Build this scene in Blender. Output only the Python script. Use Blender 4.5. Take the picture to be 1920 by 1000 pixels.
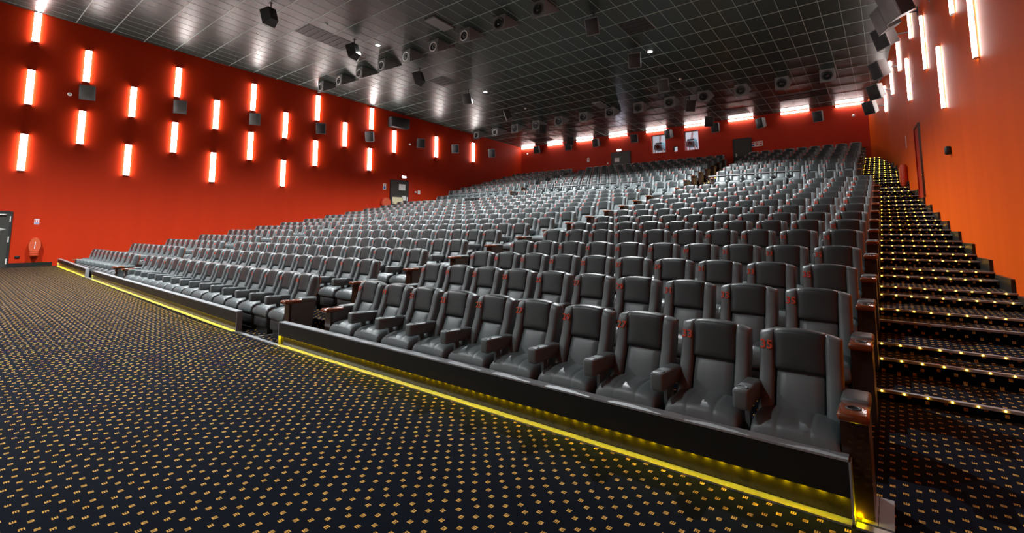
import bpy, bmesh, math, random
import numpy as np
from mathutils import Vector, Matrix

random.seed(7)
scene = bpy.context.scene
COL = scene.collection
for o in list(bpy.data.objects):
    bpy.data.objects.remove(o)

# ------------------------------------------------------------------ camera
EYE = 1.75                      # camera height above the carpet, metres
FPX, CPX, CPY = 880.156, 960.0, 340.0
YAW, PIT = 0.6767, 0.1021
def _rot():
    cy, sy = math.cos(YAW), math.sin(YAW)
    rz = np.array([[cy, sy, 0], [-sy, cy, 0], [0, 0, 1]])
    b = np.array([[1, 0, 0], [0, 0, -1], [0, 1, 0]], float)
    c, s = math.cos(PIT), math.sin(PIT)
    rx = np.array([[1, 0, 0], [0, c, s], [0, -s, c]])
    return rx @ b @ rz
ROT = _rot()                    # world -> camera (x right, y down, z forward)
cam_data = bpy.data.cameras.new('camera')
cam = bpy.data.objects.new('camera', cam_data)
COL.objects.link(cam)
cam_data.sensor_width = 36.0
cam_data.lens = FPX / 1920 * 36.0
cam_data.shift_x = 0.0
cam_data.shift_y = -(500.0 - CPY) / 1920
cam_data.clip_start = 0.05
cam_data.clip_end = 200
m = Matrix.Identity(4)
for i in range(3):
    m[i][0] = ROT[0][i]
    m[i][1] = -ROT[1][i]
    m[i][2] = -ROT[2][i]
m[2][3] = EYE
cam.matrix_world = m
scene.camera = cam

# ------------------------------------------------------------------ world, exposure, ceiling downlights
world = bpy.data.worlds.new('world')
scene.world = world
world.use_nodes = True
world.node_tree.nodes['Background'].inputs[0].default_value = (0.6, 0.7, 0.8, 1)
world.node_tree.nodes['Background'].inputs[1].default_value = 0.02
scene.view_settings.view_transform = 'Standard'
scene.view_settings.look = 'None'
scene.view_settings.gamma = 1.0
scene.view_settings.use_curve_mapping = False
scene.view_settings.exposure = 0.0
scene.cycles.use_denoising = True
scene.cycles.max_bounces = 6
scene.cycles.diffuse_bounces = 3
scene.cycles.glossy_bounces = 3
scene.cycles.sample_clamp_indirect = 6.0
scene.cycles.caustics_reflective = False
scene.cycles.caustics_refractive = False

LED_BAR = 30.0                  # radiance of the white wall bars
BACK_BAR = 40.0
DOWN_W = 6500.0                 # watts of each ceiling downlight
PANEL_LED = 620.0
STEP_LED = 30.0

# ------------------------------------------------------------------ projection helpers (a pixel of the frame -> a point on a real surface)
EYEV = np.array([0, 0, EYE])
def ray(x, y):
    return ROT.T @ np.array([(x - CPX) / FPX, (y - CPY) / FPX, 1.0])
def on_plane(x, y, p0, n):
    d = ray(x, y)
    p0 = np.array(p0, float); n = np.array(n, float)
    t = ((p0 - EYEV) @ n) / (d @ n)
    return EYEV + t * d
def proj(p):
    v = ROT @ (np.array(p, float) - EYEV)
    return CPX + FPX * v[0] / v[2], CPY + FPX * v[1] / v[2], v[2]

LWA = math.radians(6.4)
LW_P, LW_N = (-27.0, 3.2, 0.0), (math.cos(LWA), -math.sin(LWA), 0.0)
LW_D = Vector((math.sin(LWA), math.cos(LWA), 0))          # along the left wall, to the back
YB = 31.0                                                  # back wall
CZ0, CSL = 10.9, 0.0745                                    # ceiling z = CZ0 - CSL * y
def ceil_z(y): return CZ0 - CSL * y
def left_x(y): return -27.0 + math.tan(LWA) * (y - 3.2)
RW = [(2.3, -8.0), (1.35, 10.2), (0.76, 19.8), (0.22, 27.3), (-0.55, 31.0)]
def right_x(y):
    for (x0, y0), (x1, y1) in zip(RW, RW[1:]):
        if y <= y1: return x0 + (x1 - x0) * (y - y0) / (y1 - y0)
    return RW[-1][0]
def at_left(x, y): return on_plane(x, y, LW_P, LW_N)
def at_back(x, y): return on_plane(x, y, (0, YB, 0), (0, 1, 0))
def at_ceil(x, y): return on_plane(x, y, (0, 0, CZ0), (0, CSL, 1))
def at_right(x, y):
    best = None
    for (x0, y0), (x1, y1) in zip(RW, RW[1:]):
        p = on_plane(x, y, (x0, y0, 0), (y1 - y0, x0 - x1, 0))
        if y0 - .01 <= p[1] <= y1 + .01 and (p - EYEV) @ ray(x, y) > 0:
            return p
        best = p
    return best
def right_yaw(y):
    for (x0, y0), (x1, y1) in zip(RW, RW[1:]):
        if y <= y1: return math.atan2(-(x1 - x0), (y1 - y0))
    return 0.0

# ------------------------------------------------------------------ materials
MATS = {}
def nodes_of(name):
    mt = bpy.data.materials.new(name)
    mt.use_nodes = True
    return mt, mt.node_tree.nodes, mt.node_tree.links, mt.node_tree.nodes['Principled BSDF']
def mat(name, col, rough=0.5, metal=0.0, var=0.12, scale=6.0, bump=0.0, bscale=60.0, spec=0.5, emit=None, estr=0.0, coat=0.0):
    mt, N, L, P = nodes_of(name)
    P.inputs['Roughness'].default_value = rough
    P.inputs['Metallic'].default_value = metal
    P.inputs['Specular IOR Level'].default_value = spec
    P.inputs['Coat Weight'].default_value = coat
    tc = N.new('ShaderNodeTexCoord')
    nz = N.new('ShaderNodeTexNoise'); nz.inputs['Scale'].default_value = scale; nz.inputs['Detail'].default_value = 3
    L.new(tc.outputs['Object'], nz.inputs['Vector'])
    rp = N.new('ShaderNodeMixRGB')
    rp.inputs[1].default_value = (*[c * (1 - var) for c in col], 1)
    rp.inputs[2].default_value = (*[min(1, c * (1 + var)) for c in col], 1)
    L.new(nz.outputs['Fac'], rp.inputs[0]); L.new(rp.outputs[0], P.inputs['Base Color'])
    if bump:
        n2 = N.new('ShaderNodeTexNoise'); n2.inputs['Scale'].default_value = bscale; n2.inputs['Detail'].default_value = 4
        L.new(tc.outputs['Object'], n2.inputs['Vector'])
        bp = N.new('ShaderNodeBump'); bp.inputs['Strength'].default_value = bump; bp.inputs['Distance'].default_value = 0.01
        L.new(n2.outputs['Fac'], bp.inputs['Height']); L.new(bp.outputs[0], P.inputs['Normal'])
    if emit:
        P.inputs['Emission Color'].default_value = (*emit, 1)
        P.inputs['Emission Strength'].default_value = estr
    MATS[name] = mt
    return mt

def math_node(N, L, op, a, b=None, c=None):
    n = N.new('ShaderNodeMath'); n.operation = op
    for k, v in enumerate((a, b, c)):
        if v is None: continue
        if isinstance(v, (int, float)): n.inputs[k].default_value = v
        else: L.new(v, n.inputs[k])
    return n.outputs[0]

def carpet(name, axis_u='X', axis_v='Y'):
    """navy carpet woven with small ochre E-shaped marks, each turned a quarter from its neighbours"""
    mt, N, L, P = nodes_of(name)
    P.inputs['Roughness'].default_value = 0.9
    P.inputs['Specular IOR Level'].default_value = 0.02
    P.inputs['Sheen Weight'].default_value = 0.10
    P.inputs['Sheen Roughness'].default_value = 0.35
    P.inputs['Sheen Tint'].default_value = (0.55, 0.65, 0.85, 1)
    ge = N.new('ShaderNodeNewGeometry')
    sp = N.new('ShaderNodeSeparateXYZ'); L.new(ge.outputs['Position'], sp.inputs[0])
    X, Y = sp.outputs[axis_u], sp.outputs[axis_v]
    M = lambda op, a, b=None, c=None: math_node(N, L, op, a, b, c)
    PX, PY = 0.0686, 0.1415
    cx = M('DIVIDE', X, PX)
    i = M('FLOOR', cx)
    u = M('MULTIPLY', M('SUBTRACT', M('SUBTRACT', cx, i), 0.5), PX)
    i4 = M('SUBTRACT', i, M('MULTIPLY', M('FLOOR', M('DIVIDE', i, 4.0)), 4.0))
    # column shifts 0, .058, .117, .187
    off = M('ADD', M('MULTIPLY', i4, 0.0585), M('MULTIPLY', M('GREATER_THAN', i4, 2.5), 0.0115))
    cy = M('DIVIDE', M('SUBTRACT', Y, off), PY)
    j = M('FLOOR', cy)
    v = M('MULTIPLY', M('SUBTRACT', M('SUBTRACT', cy, j), 0.5), PY)
    ip = M('ABSOLUTE', M('SUBTRACT', i, M('MULTIPLY', M('ROUND', M('DIVIDE', i, 2.0)), 2.0)))   # 0 / 1 parity
    jp = M('ABSOLUTE', M('SUBTRACT', j, M('MULTIPLY', M('FLOOR', M('DIVIDE', j, 2.0)), 2.0)))
    sg = M('SUBTRACT', M('MULTIPLY', jp, 2.0), 1.0)
    a0 = M('ADD', M('MULTIPLY', u, M('SUBTRACT', 1.0, ip)), M('MULTIPLY', v, ip))
    b = M('ADD', M('MULTIPLY', v, M('SUBTRACT', 1.0, ip)), M('MULTIPLY', u, ip))
    a = M('MULTIPLY', a0, sg)
    S = 0.0150
    inside = M('MULTIPLY', M('LESS_THAN', M('ABSOLUTE', a), S), M('LESS_THAN', M('ABSOLUTE', b), S))
    slot = M('MULTIPLY', M('GREATER_THAN', a, -0.42 * S),
             M('LESS_THAN', M('ABSOLUTE', M('SUBTRACT', M('ABSOLUTE', b), 0.37 * S)), 0.165 * S))
    mask = M('MULTIPLY', inside, M('SUBTRACT', 1.0, slot))
    nz = N.new('ShaderNodeTexNoise'); nz.inputs['Scale'].default_value = 2.2; nz.inputs['Detail'].default_value = 5
    L.new(ge.outputs['Position'], nz.inputs['Vector'])
    base = N.new('ShaderNodeMixRGB'); base.inputs[1].default_value = (0.0018, 0.0030, 0.0058, 1); base.inputs[2].default_value = (0.0048, 0.0075, 0.0135, 1)
    L.new(nz.outputs['Fac'], base.inputs[0])
    mark = N.new('ShaderNodeMixRGB'); mark.inputs[1].default_value = (0.60, 0.31, 0.055, 1); mark.inputs[2].default_value = (0.72, 0.43, 0.12, 1)
    n3 = N.new('ShaderNodeTexNoise'); n3.inputs['Scale'].default_value = 25
    L.new(ge.outputs['Position'], n3.inputs['Vector']); L.new(n3.outputs['Fac'], mark.inputs[0])
    mx = N.new('ShaderNodeMixRGB'); L.new(mask, mx.inputs[0]); L.new(base.outputs[0], mx.inputs[1]); L.new(mark.outputs[0], mx.inputs[2])
    L.new(mx.outputs[0], P.inputs['Base Color'])
    n2 = N.new('ShaderNodeTexNoise'); n2.inputs['Scale'].default_value = 350
    L.new(ge.outputs['Position'], n2.inputs['Vector'])
    bp = N.new('ShaderNodeBump'); bp.inputs['Strength'].default_value = 0.25; bp.inputs['Distance'].default_value = 0.004
    L.new(n2.outputs['Fac'], bp.inputs['Height']); L.new(bp.outputs[0], P.inputs['Normal'])
    MATS[name] = mt
    return mt

def wall_fabric(name, c1, c2):
    """stretched wall fabric: faint vertical unevenness, slightly satin"""
    mt, N, L, P = nodes_of(name)
    P.inputs['Roughness'].default_value = 0.6
    P.inputs['Specular IOR Level'].default_value = 0.15
    tc = N.new('ShaderNodeTexCoord'); mp = N.new('ShaderNodeMapping')
    mp.inputs['Scale'].default_value = (2.2, 2.2, 0.12)
    L.new(tc.outputs['Object'], mp.inputs[0])
    nz = N.new('ShaderNodeTexNoise'); nz.inputs['Scale'].default_value = 1.0; nz.inputs['Detail'].default_value = 3
    L.new(mp.outputs[0], nz.inputs['Vector'])
    rp = N.new('ShaderNodeMixRGB'); rp.inputs[1].default_value = (*c1, 1); rp.inputs[2].default_value = (*c2, 1)
    L.new(nz.outputs['Fac'], rp.inputs[0]); L.new(rp.outputs[0], P.inputs['Base Color'])
    n2 = N.new('ShaderNodeTexNoise'); n2.inputs['Scale'].default_value = 220
    L.new(tc.outputs['Object'], n2.inputs['Vector'])
    bp = N.new('ShaderNodeBump'); bp.inputs['Strength'].default_value = 0.12; bp.inputs['Distance'].default_value = 0.003
    L.new(n2.outputs['Fac'], bp.inputs['Height']); L.new(bp.outputs[0], P.inputs['Normal'])
    MATS[name] = mt
    return mt

def wood(name, c1, c2, rough=0.25, coat=0.5, sc=(3, 3, 30)):
    mt, N, L, P = nodes_of(name)
    P.inputs['Roughness'].default_value = rough
    P.inputs['Coat Weight'].default_value = coat
    tc = N.new('ShaderNodeTexCoord'); mp = N.new('ShaderNodeMapping'); mp.inputs['Scale'].default_value = sc
    L.new(tc.outputs['Object'], mp.inputs[0])
    nz = N.new('ShaderNodeTexNoise'); nz.inputs['Scale'].default_value = 2.0; nz.inputs['Detail'].default_value = 6; nz.inputs['Distortion'].default_value = 0.8
    L.new(mp.outputs[0], nz.inputs['Vector'])
    rp = N.new('ShaderNodeMixRGB'); rp.inputs[1].default_value = (*c1, 1); rp.inputs[2].default_value = (*c2, 1)
    L.new(nz.outputs['Fac'], rp.inputs[0]); L.new(rp.outputs[0], P.inputs['Base Color'])
    MATS[name] = mt
    return mt

carpet('carpet')
carpet('carpet_riser', 'X', 'Z')
wall_fabric('wall_red', (0.43, 0.022, 0.0022), (0.52, 0.030, 0.0030))
wall_fabric('wall_orange', (0.74, 0.085, 0.002), (0.88, 0.115, 0.003))
wall_fabric('wall_back', (0.42, 0.026, 0.010), (0.50, 0.034, 0.012))
mat('wall_dark', (0.012, 0.012, 0.013), 0.8)
mat('screen', (0.75, 0.75, 0.73), 0.8, var=0.02)
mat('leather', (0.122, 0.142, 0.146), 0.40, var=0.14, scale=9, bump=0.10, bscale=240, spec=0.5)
mat('leather_shaded', (0.030, 0.036, 0.037), 0.38, var=0.14, scale=9, bump=0.10, bscale=240, spec=0.5)  # same leather as the seat, headrest shade put into the colour
mat('black_frame', (0.012, 0.012, 0.013), 0.5)
mat('number_red', (0.75, 0.07, 0.02), 0.6, var=0.05)
wood('wood_gloss', (0.11, 0.022, 0.006), (0.24, 0.055, 0.014), 0.22, 0.7, (10, 3, 10))
wood('wood_dark', (0.020, 0.007, 0.003), (0.036, 0.013, 0.005), 0.3, 0.5)
wood('door_wood', (0.020, 0.021, 0.018), (0.046, 0.047, 0.041), 0.5, 0.1, (14, 14, 1.2))
mat('ceiling_tile', (0.026, 0.040, 0.036), 0.35, var=0.2, scale=7, bump=0.12, bscale=90, spec=0.45)
mat('ceiling_tee', (0.32, 0.41, 0.39), 0.4, var=0.05)
mat('aluminium', (0.62, 0.63, 0.64), 0.35, metal=0.9, var=0.06)
mat('rail_grey', (0.30, 0.31, 0.32), 0.4, metal=0.15, var=0.06)
mat('panel_black', (0.008, 0.010, 0.010), 0.42, var=0.2, scale=3)
mat('kick_gloss', (0.022, 0.019, 0.010), 0.16, var=0.75, scale=11, spec=0.5)
mat('wedge_grey', (0.15, 0.158, 0.16), 0.5, bump=0.1, bscale=160)
mat('cabinet', (0.030, 0.031, 0.032), 0.5, bump=0.1, bscale=160)
mat('cabinet_grey', (0.20, 0.205, 0.21), 0.5, bump=0.1, bscale=160)
mat('grille', (0.024, 0.025, 0.027), 0.6, bump=0.4, bscale=400)
mat('lit_ring', (0.70, 0.71, 0.72), 0.4, metal=0.3, var=0.05)  # pale copy of the driver ring: light on it put into the colour
mat('cone', (0.010, 0.010, 0.010), 0.25, var=0.1)
mat('vent_black', (0.010, 0.010, 0.011), 0.6)
mat('white_plastic', (0.75, 0.75, 0.74), 0.45, var=0.03)
mat('paper', (0.80, 0.80, 0.78), 0.8, var=0.03)
mat('paper_yellow', (0.72, 0.66, 0.42), 0.8, var=0.05)
mat('print_red', (0.62, 0.06, 0.06), 0.7)
mat('print_blue', (0.03, 0.10, 0.42), 0.7)
mat('hose_red', (0.55, 0.045, 0.015), 0.4, var=0.2, scale=14)
mat('hose_cover', (0.55, 0.085, 0.030), 0.45, var=0.25, scale=10, bump=0.6, bscale=9)
mat('steel', (0.5, 0.5, 0.5), 0.3, metal=0.9)
mat('glass_booth', (0.75, 0.85, 0.9), 0.05, var=0.02)
mat('booth_wall', (0.80, 0.83, 0.85), 0.8, var=0.03)
mat('projector', (0.10, 0.13, 0.16), 0.45)
mat('projector_teal', (0.05, 0.22, 0.26), 0.45)
mat('led_white', (0.9, 0.9, 0.9), 0.5, emit=(1.0, 0.96, 0.92), estr=LED_BAR)
mat('led_back', (0.9, 0.9, 0.9), 0.5, emit=(1.0, 0.99, 0.95), estr=BACK_BAR)
mat('led_exit', (0.9, 0.9, 1.0), 0.5, emit=(0.78, 0.82, 1.0), estr=70.0)
mat('led_down', (0.9, 0.9, 0.9), 0.5, emit=(1.0, 0.98, 0.94), estr=120.0)
mat('led_step', (1, 0.7, 0.1), 0.5, emit=(1.0, 0.46, 0.03), estr=STEP_LED)
mat('led_panel', (1, 0.85, 0.1), 0.5, emit=(1.0, 0.74, 0.0), estr=PANEL_LED)
mat('booth_lamp', (0.9, 0.95, 1.0), 0.5, emit=(0.85, 0.95, 1.0), estr=55.0)
mt = MATS['glass_booth']; mt.node_tree.nodes['Principled BSDF'].inputs['Transmission Weight'].default_value = 1.0
mt.node_tree.nodes['Principled BSDF'].inputs['Roughness'].default_value = 0.0

# ------------------------------------------------------------------ mesh builders
def link(o, parent=None):
    COL.objects.link(o)
    if parent is not None: o.parent = parent
    return o
def tag(o, label=None, cat=None, group=None, kind=None):
    if label: o['label'] = label
    if cat: o['category'] = cat
    if group: o['group'] = group
    if kind: o['kind'] = kind
    return o
def empty(name, loc=(0, 0, 0), rz=0.0, rx=0.0):
    o = bpy.data.objects.new(name, None)
    o.empty_display_size = 0.2
    COL.objects.link(o)
    o.location = loc; o.rotation_euler = (rx, 0, rz)
    return o

class MB:
    """collects polygons into one mesh"""
    def __init__(s): s.v = []; s.f = []; s.mi = []; s.sm = []; s.cur = 0
    def poly(s, pts, faces, smooth=False):
        b = len(s.v)
        s.v += [tuple(p) for p in pts]
        for f in faces:
            s.f.append(tuple(b + i for i in f)); s.mi.append(s.cur); s.sm.append(smooth)
        return s
    def box(s, x0, x1, y0, y1, z0, z1):
        p = [(x0, y0, z0), (x1, y0, z0), (x1, y1, z0), (x0, y1, z0), (x0, y0, z1), (x1, y0, z1), (x1, y1, z1), (x0, y1, z1)]
        return s.hexa(p)
    def hexa(s, p):
        return s.poly(p, [(0, 3, 2, 1), (4, 5, 6, 7), (0, 1, 5, 4), (1, 2, 6, 5), (2, 3, 7, 6), (3, 0, 4, 7)])
    def rbox(s, x0, x1, y0, y1, z0, z1, r=0.02, seg=2, fn=None, cuts=0):
        bm = bmesh.new()
        bmesh.ops.create_cube(bm, size=1.0)
        for v in bm.verts:
            v.co = Vector(((x0 + x1) / 2 + v.co.x * (x1 - x0), (y0 + y1) / 2 + v.co.y * (y1 - y0), (z0 + z1) / 2 + v.co.z * (z1 - z0)))
        bmesh.ops.bevel(bm, geom=bm.edges[:], offset=r, segments=seg, affect='EDGES', profile=0.5)
        if fn:
            for v in bm.verts: v.co = Vector(fn(*v.co))
        bm.verts.index_update()
        s.poly([v.co[:] for v in bm.verts], [[v.index for v in f.verts] for f in bm.faces], smooth=True)
        bm.free()
        return s
    def cyl(s, p0, p1, r0, r1=None, n=12, smooth=True, caps=True):
        r1 = r0 if r1 is None else r1
        p0 = Vector(p0); p1 = Vector(p1)
        d = (p1 - p0).normalized()
        a = d.orthogonal().normalized(); b = d.cross(a)
        ring = lambda c, r: [c + (a * math.cos(2 * math.pi * k / n) + b * math.sin(2 * math.pi * k / n)) * r for k in range(n)]
        pts = ring(p0, r0) + ring(p1, r1)
        s.poly(pts, [(k, (k + 1) % n, n + (k + 1) % n, n + k) for k in range(n)], smooth)
        if caps:
            s.poly(pts, [tuple(reversed(range(n))), tuple(range(n, 2 * n))])
        return s
    def lathe(s, prof, origin, axis='-Y', n=20):
        """prof: (radius, along) pairs turned about an axis"""
        o = Vector(origin)
        ax = {'-Y': Vector((0, -1, 0)), 'Z': Vector((0, 0, 1)), '-Z': Vector((0, 0, -1)), 'X': Vector((1, 0, 0))}[axis]
        a = ax.orthogonal().normalized(); b = ax.cross(a)
        pts = []
        for r, h in prof:
            pts += [o + ax * h + (a * math.cos(2 * math.pi * k / n) + b * math.sin(2 * math.pi * k / n)) * r for k in range(n)]
        fs = []
        for q in range(len(prof) - 1):
            fs += [(q * n + k, q * n + (k + 1) % n, (q + 1) * n + (k + 1) % n, (q + 1) * n + k) for k in range(n)]
        fs.append(tuple(range((len(prof) - 1) * n, len(prof) * n)))
        return s.poly(pts, fs, True)
    def prism(s, outline, z0, z1):
        """outline: list of (x,y); top may be a function z1(x,y)"""
        n = len(outline)
        f0 = z0 if callable(z0) else (lambda x, y: z0)
        f1 = z1 if callable(z1) else (lambda x, y: z1)
        pts = [(x, y, f0(x, y)) for x, y in outline] + [(x, y, f1(x, y)) for x, y in outline]
        return s.poly(pts, [tuple(reversed(range(n))), tuple(range(n, 2 * n))] + [(k, (k + 1) % n, n + (k + 1) % n, n + k) for k in range(n)])
    def pillow(s, x0, x1, z0, z1, front, back, yb, nx=8, nz=10, p=4.0, ztop=None, puff=0.0):
        """upholstered slab: rounded in both directions, following the recline curve yb(z)"""
        us = [math.sin(math.pi / 2 * (2 * i / nx - 1)) for i in range(nx + 1)]
        vs = [math.sin(math.pi / 2 * (2 * j / nz - 1)) for j in range(nz + 1)]
        e = lambda t: max(0.0, 1 - abs(t) ** p) ** (1 / p)
        F = {}; B = {}
        pts = []
        for j, v in enumerate(vs):
            for i, u in enumerate(us):
                x = (x0 + x1) / 2 + u * (x1 - x0) / 2
                zt = ztop(x) if ztop else z1
                z = (z0 + zt) / 2 + v * (zt - z0) / 2
                h = e(u) * e(v)
                y = yb(z)
                extra = puff * (1 - u * u) * (1 - v * v)
                F[i, j] = len(pts); pts.append((x, y - front * h - extra, z))
                if 0 < i < nx and 0 < j < nz:
                    B[i, j] = len(pts); pts.append((x, y + back * h, z))
                else: B[i, j] = F[i, j]
        fs = []
        for j in range(nz):
            for i in range(nx):
                fs.append((F[i, j], F[i + 1, j], F[i + 1, j + 1], F[i, j + 1]))
                fs.append((B[i, j + 1], B[i + 1, j + 1], B[i + 1, j], B[i, j]))
        return s.poly(pts, fs, True)
    def mesh(s, name, mats):
        me = bpy.data.meshes.new(name)
        me.from_pydata(s.v, [], s.f)
        for k in (mats if isinstance(mats, (list, tuple)) else [mats]): me.materials.append(MATS[k])
        me.polygons.foreach_set('material_index', s.mi)
        me.polygons.foreach_set('use_smooth', s.sm)
        me.update()
        return me
    def build(s, name, mats, parent=None, loc=None, rz=None):
        o = bpy.data.objects.new(name, s.mesh(name, mats))
        link(o, parent)
        if loc is not None: o.location = loc
        if rz is not None: o.rotation_euler = (0, 0, rz)
        return o
def structure(o):
    o['kind'] = 'structure'
    return o
def add(name, me, parent, loc=None):
    o = bpy.data.objects.new(name, me)
    link(o, parent)
    if loc is not None: o.location = loc
    return o
ORD = ['zeroth', 'first', 'second', 'third', 'fourth', 'fifth', 'sixth', 'seventh', 'eighth', 'ninth', 'tenth', 'eleventh', 'twelfth',
       'thirteenth', 'fourteenth', 'fifteenth', 'sixteenth', 'seventeenth', 'eighteenth', 'nineteenth', 'twentieth']

# ------------------------------------------------------------------ seating plan
ZF = [0.0, .19, .35, .53, .75, .93, 1.11, 1.32, 1.54, 1.76, 1.98, 2.22, 2.47]        # lower tier floors
ZU = [3.02, 3.48, 3.80, 4.08, 4.36, 4.65, 4.95, 5.27]                                  # upper tier floors
ROWS = [(4.235 + 1.2 * k, z) for k, z in enumerate(ZF)] + [(22 + 1.15 * i, z) for i, z in enumerate(ZU)]
PITCH = 0.6
FRONT = [r[0] - 1.0 for r in ROWS[:13]] + [r[0] - .95 for r in ROWS[13:]]              # front edge of each tier

# ------------------------------------------------------------------ structure: floor, tiers, walls
def floor_z(x):                     # the open carpet in front climbs slightly towards the left wall
    return 0.0 if x > -11 else 0.25 * (-11 - x) / 16.0
fl = MB()
xs = [3.0, -11.0, -15.0, -19.0, -23.0, -28.0]
for xa, xb in zip(xs, xs[1:]):
    fl.poly([(xb, -8, floor_z(xb)), (xa, -8, floor_z(xa)), (xa, 3.56, floor_z(xa)), (xb, 3.56, floor_z(xb))], [(0, 1, 2, 3)])
fl.poly([(-28, 3.56, 0), (3, 3.56, 0), (3, 7.5, 0), (-28, 7.5, 0)], [(0, 1, 2, 3)])
structure(fl.build('floor', 'carpet'))

for k in range(1, 21):
    y0 = FRONT[k]
    y1 = FRONT[k + 1] + 0.02 if k < 20 else YB
    z = ROWS[k][1]
    xr = -0.27 if k < 13 else -0.86
    t = MB()
    pts = [(left_x(y0) + .02, y0), (xr, y0), (xr, y1), (left_x(y1) + .02, y1)]
    t.prism(pts, ROWS[k - 1][1] - .3, z)
    t.mi = [0, 0, 1, 1, 1, 1]
    structure(t.build('floor_tier', ['carpet', 'carpet_riser']))

wl = MB()
p0 = Vector((left_x(-8), -8, 0)); p1 = Vector((left_x(YB + .6), YB + .6, 0))
off = Vector((-math.cos(LWA), math.sin(LWA), 0)) * .3
wl.prism([tuple(p0.xy), tuple(p1.xy), tuple((p1 + off).xy), tuple((p0 + off).xy)], -.1, 11.6)
structure(wl.build('wall_left', 'wall_red'))
wr = MB()
for (a, b) in zip(RW, RW[1:]):
    wr.prism([a, (a[0] + .5, a[1]), (b[0] + .5, b[1]), b], -.1, 11.6)
structure(wr.build('wall_right', 'wall_orange'))
# back wall with two booth windows and a small port
wb = MB()
WIN = [(-12.55, -11.55, 6.95, 8.20), (-10.30, -9.38, 6.92, 8.18), (-11.05, -10.75, 6.92, 7.28)]
cuts_x = sorted({-24.6, 0.4} | {w[0] for w in WIN} | {w[1] for w in WIN})
cuts_z = sorted({4.6, 9.6} | {w[2] for w in WIN} | {w[3] for w in WIN})
for xa, xb in zip(cuts_x, cuts_x[1:]):
    for za, zb in zip(cuts_z, cuts_z[1:]):
        mx, mz = (xa + xb) / 2, (za + zb) / 2
        if any(w[0] < mx < w[1] and w[2] < mz < w[3] for w in WIN): continue
        wb.box(xa, xb, YB, YB + .35, za, zb)
structure(wb.build('wall_back', 'wall_back'))
wf = MB(); wf.box(-29, 3, -8.3, -8, -.1, 12)
structure(wf.build('wall_front', 'wall_dark'))
sc_ = MB(); sc_.box(-24.5, -1.0, -7.98, -7.9, 1.2, 10.2)
tag(sc_.build('cinema_screen', 'screen'), 'wide white cinema screen on the front wall facing the seats', 'screen')
# black skirting along the left wall, in front of the seats
bb = MB()
a = Vector((left_x(2.15), 2.15, 0)); b = Vector((left_x(3.4), 3.4, 0)); n_ = Vector((math.cos(LWA), -math.sin(LWA), 0)) * .025
bb.prism([tuple(a.xy), tuple((a + n_).xy), tuple((b + n_).xy), tuple(b.xy)], .2, .42)
structure(bb.build('baseboard_left', 'panel_black'))

# ------------------------------------------------------------------ ceiling: light tees, dark tiles
TX, TY = 0.578, 1.165
Y_OFF, X_OFF = 3.40, -0.32          # a main tee crosses y = 3.40, a thin tee runs at x = -0.32
ce = MB()
yl = [Y_OFF + TY * k for k in range(-10, 24)]
yl = [y for y in yl if y < YB - .1]
for y in yl:
    xa, xb = left_x(y), right_x(y)
    zc = ceil_z(y)
    ce.hexa([(xa, y - .016, zc - .008 + CSL * .016), (xb, y - .016, zc - .008 + CSL * .016), (xb, y + .016, zc - .008 - CSL * .016), (xa, y + .016, zc - .008 - CSL * .016),
             (xa, y - .016, zc + .03), (xb, y - .016, zc + .03), (xb, y + .016, zc + .03), (xa, y + .016, zc + .03)])
for k in range(-48, 5):
    x = X_OFF + TX * k
    ya = -8.0; yb_ = YB
    if x < left_x(YB): yb_ = min(YB, 3.2 + (x + 27) / math.tan(LWA))
    if x > RW[-1][0]:
        for (x0, y0), (x1, y1) in zip(RW, RW[1:]):
            if x1 <= x <= x0: yb_ = min(yb_, y0 + (x - x0) / (x1 - x0) * (y1 - y0))
    if yb_ < ya + .5: continue
    za, zb = ceil_z(ya), ceil_z(yb_)
    w = .008
    ce.hexa([(x - w, ya, za - .005), (x + w, ya, za - .005), (x + w, yb_, zb - .005), (x - w, yb_, zb - .005),
             (x - w, ya, za + .03), (x + w, ya, za + .03), (x + w, yb_, zb + .03), (x - w, yb_, zb + .03)])
# plenum above the tiles
ce.poly([(-30, -8.2, ceil_z(-8.2) + .06), (4, -8.2, ceil_z(-8.2) + .06), (4, YB + .5, ceil_z(YB + .5) + .06), (-30, YB + .5, ceil_z(YB + .5) + .06)], [(0, 1, 2, 3)])
ceiling = structure(ce.build('ceiling', 'ceiling_tee'))
tiles = []
for k in range(-49, 5):
    for y0, y1 in zip(yl, yl[1:] + [YB]):
        x0, x1 = X_OFF + TX * k, X_OFF + TX * (k + 1)
        ym = (y0 + y1) / 2
        xl, xr = left_x(ym), right_x(ym)
        if x1 < xl + .05 or x0 > xr - .05: continue
        x0c, x1c = max(x0, xl), min(x1, xr)
        px, py, d = proj(((x0c + x1c) / 2, ym, ceil_z(ym)))
        vis = d > 0 and -60 < px < 1980 and -40 < py < 1000
        tiles.append((0 if vis else 1, d if d > 0 else 99, x0c, x1c, y0, y1))
tiles.sort()
TILE_ME = {}
def tile_mesh(w, l):
    key = (round(w, 3), round(l, 3))
    if key not in TILE_ME:
        t = MB(); t.hexa([(-w / 2, -l / 2, CSL * l / 2), (w / 2, -l / 2, CSL * l / 2), (w / 2, l / 2, -CSL * l / 2), (-w / 2, l / 2, -CSL * l / 2),
                          (-w / 2, -l / 2, CSL * l / 2 + .025), (w / 2, -l / 2, CSL * l / 2 + .025), (w / 2, l / 2, -CSL * l / 2 + .025), (-w / 2, l / 2, -CSL * l / 2 + .025)])
        TILE_ME[key] = t.mesh('ceiling_tile', 'ceiling_tile')
    return TILE_ME[key]
rest = MB()
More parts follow.
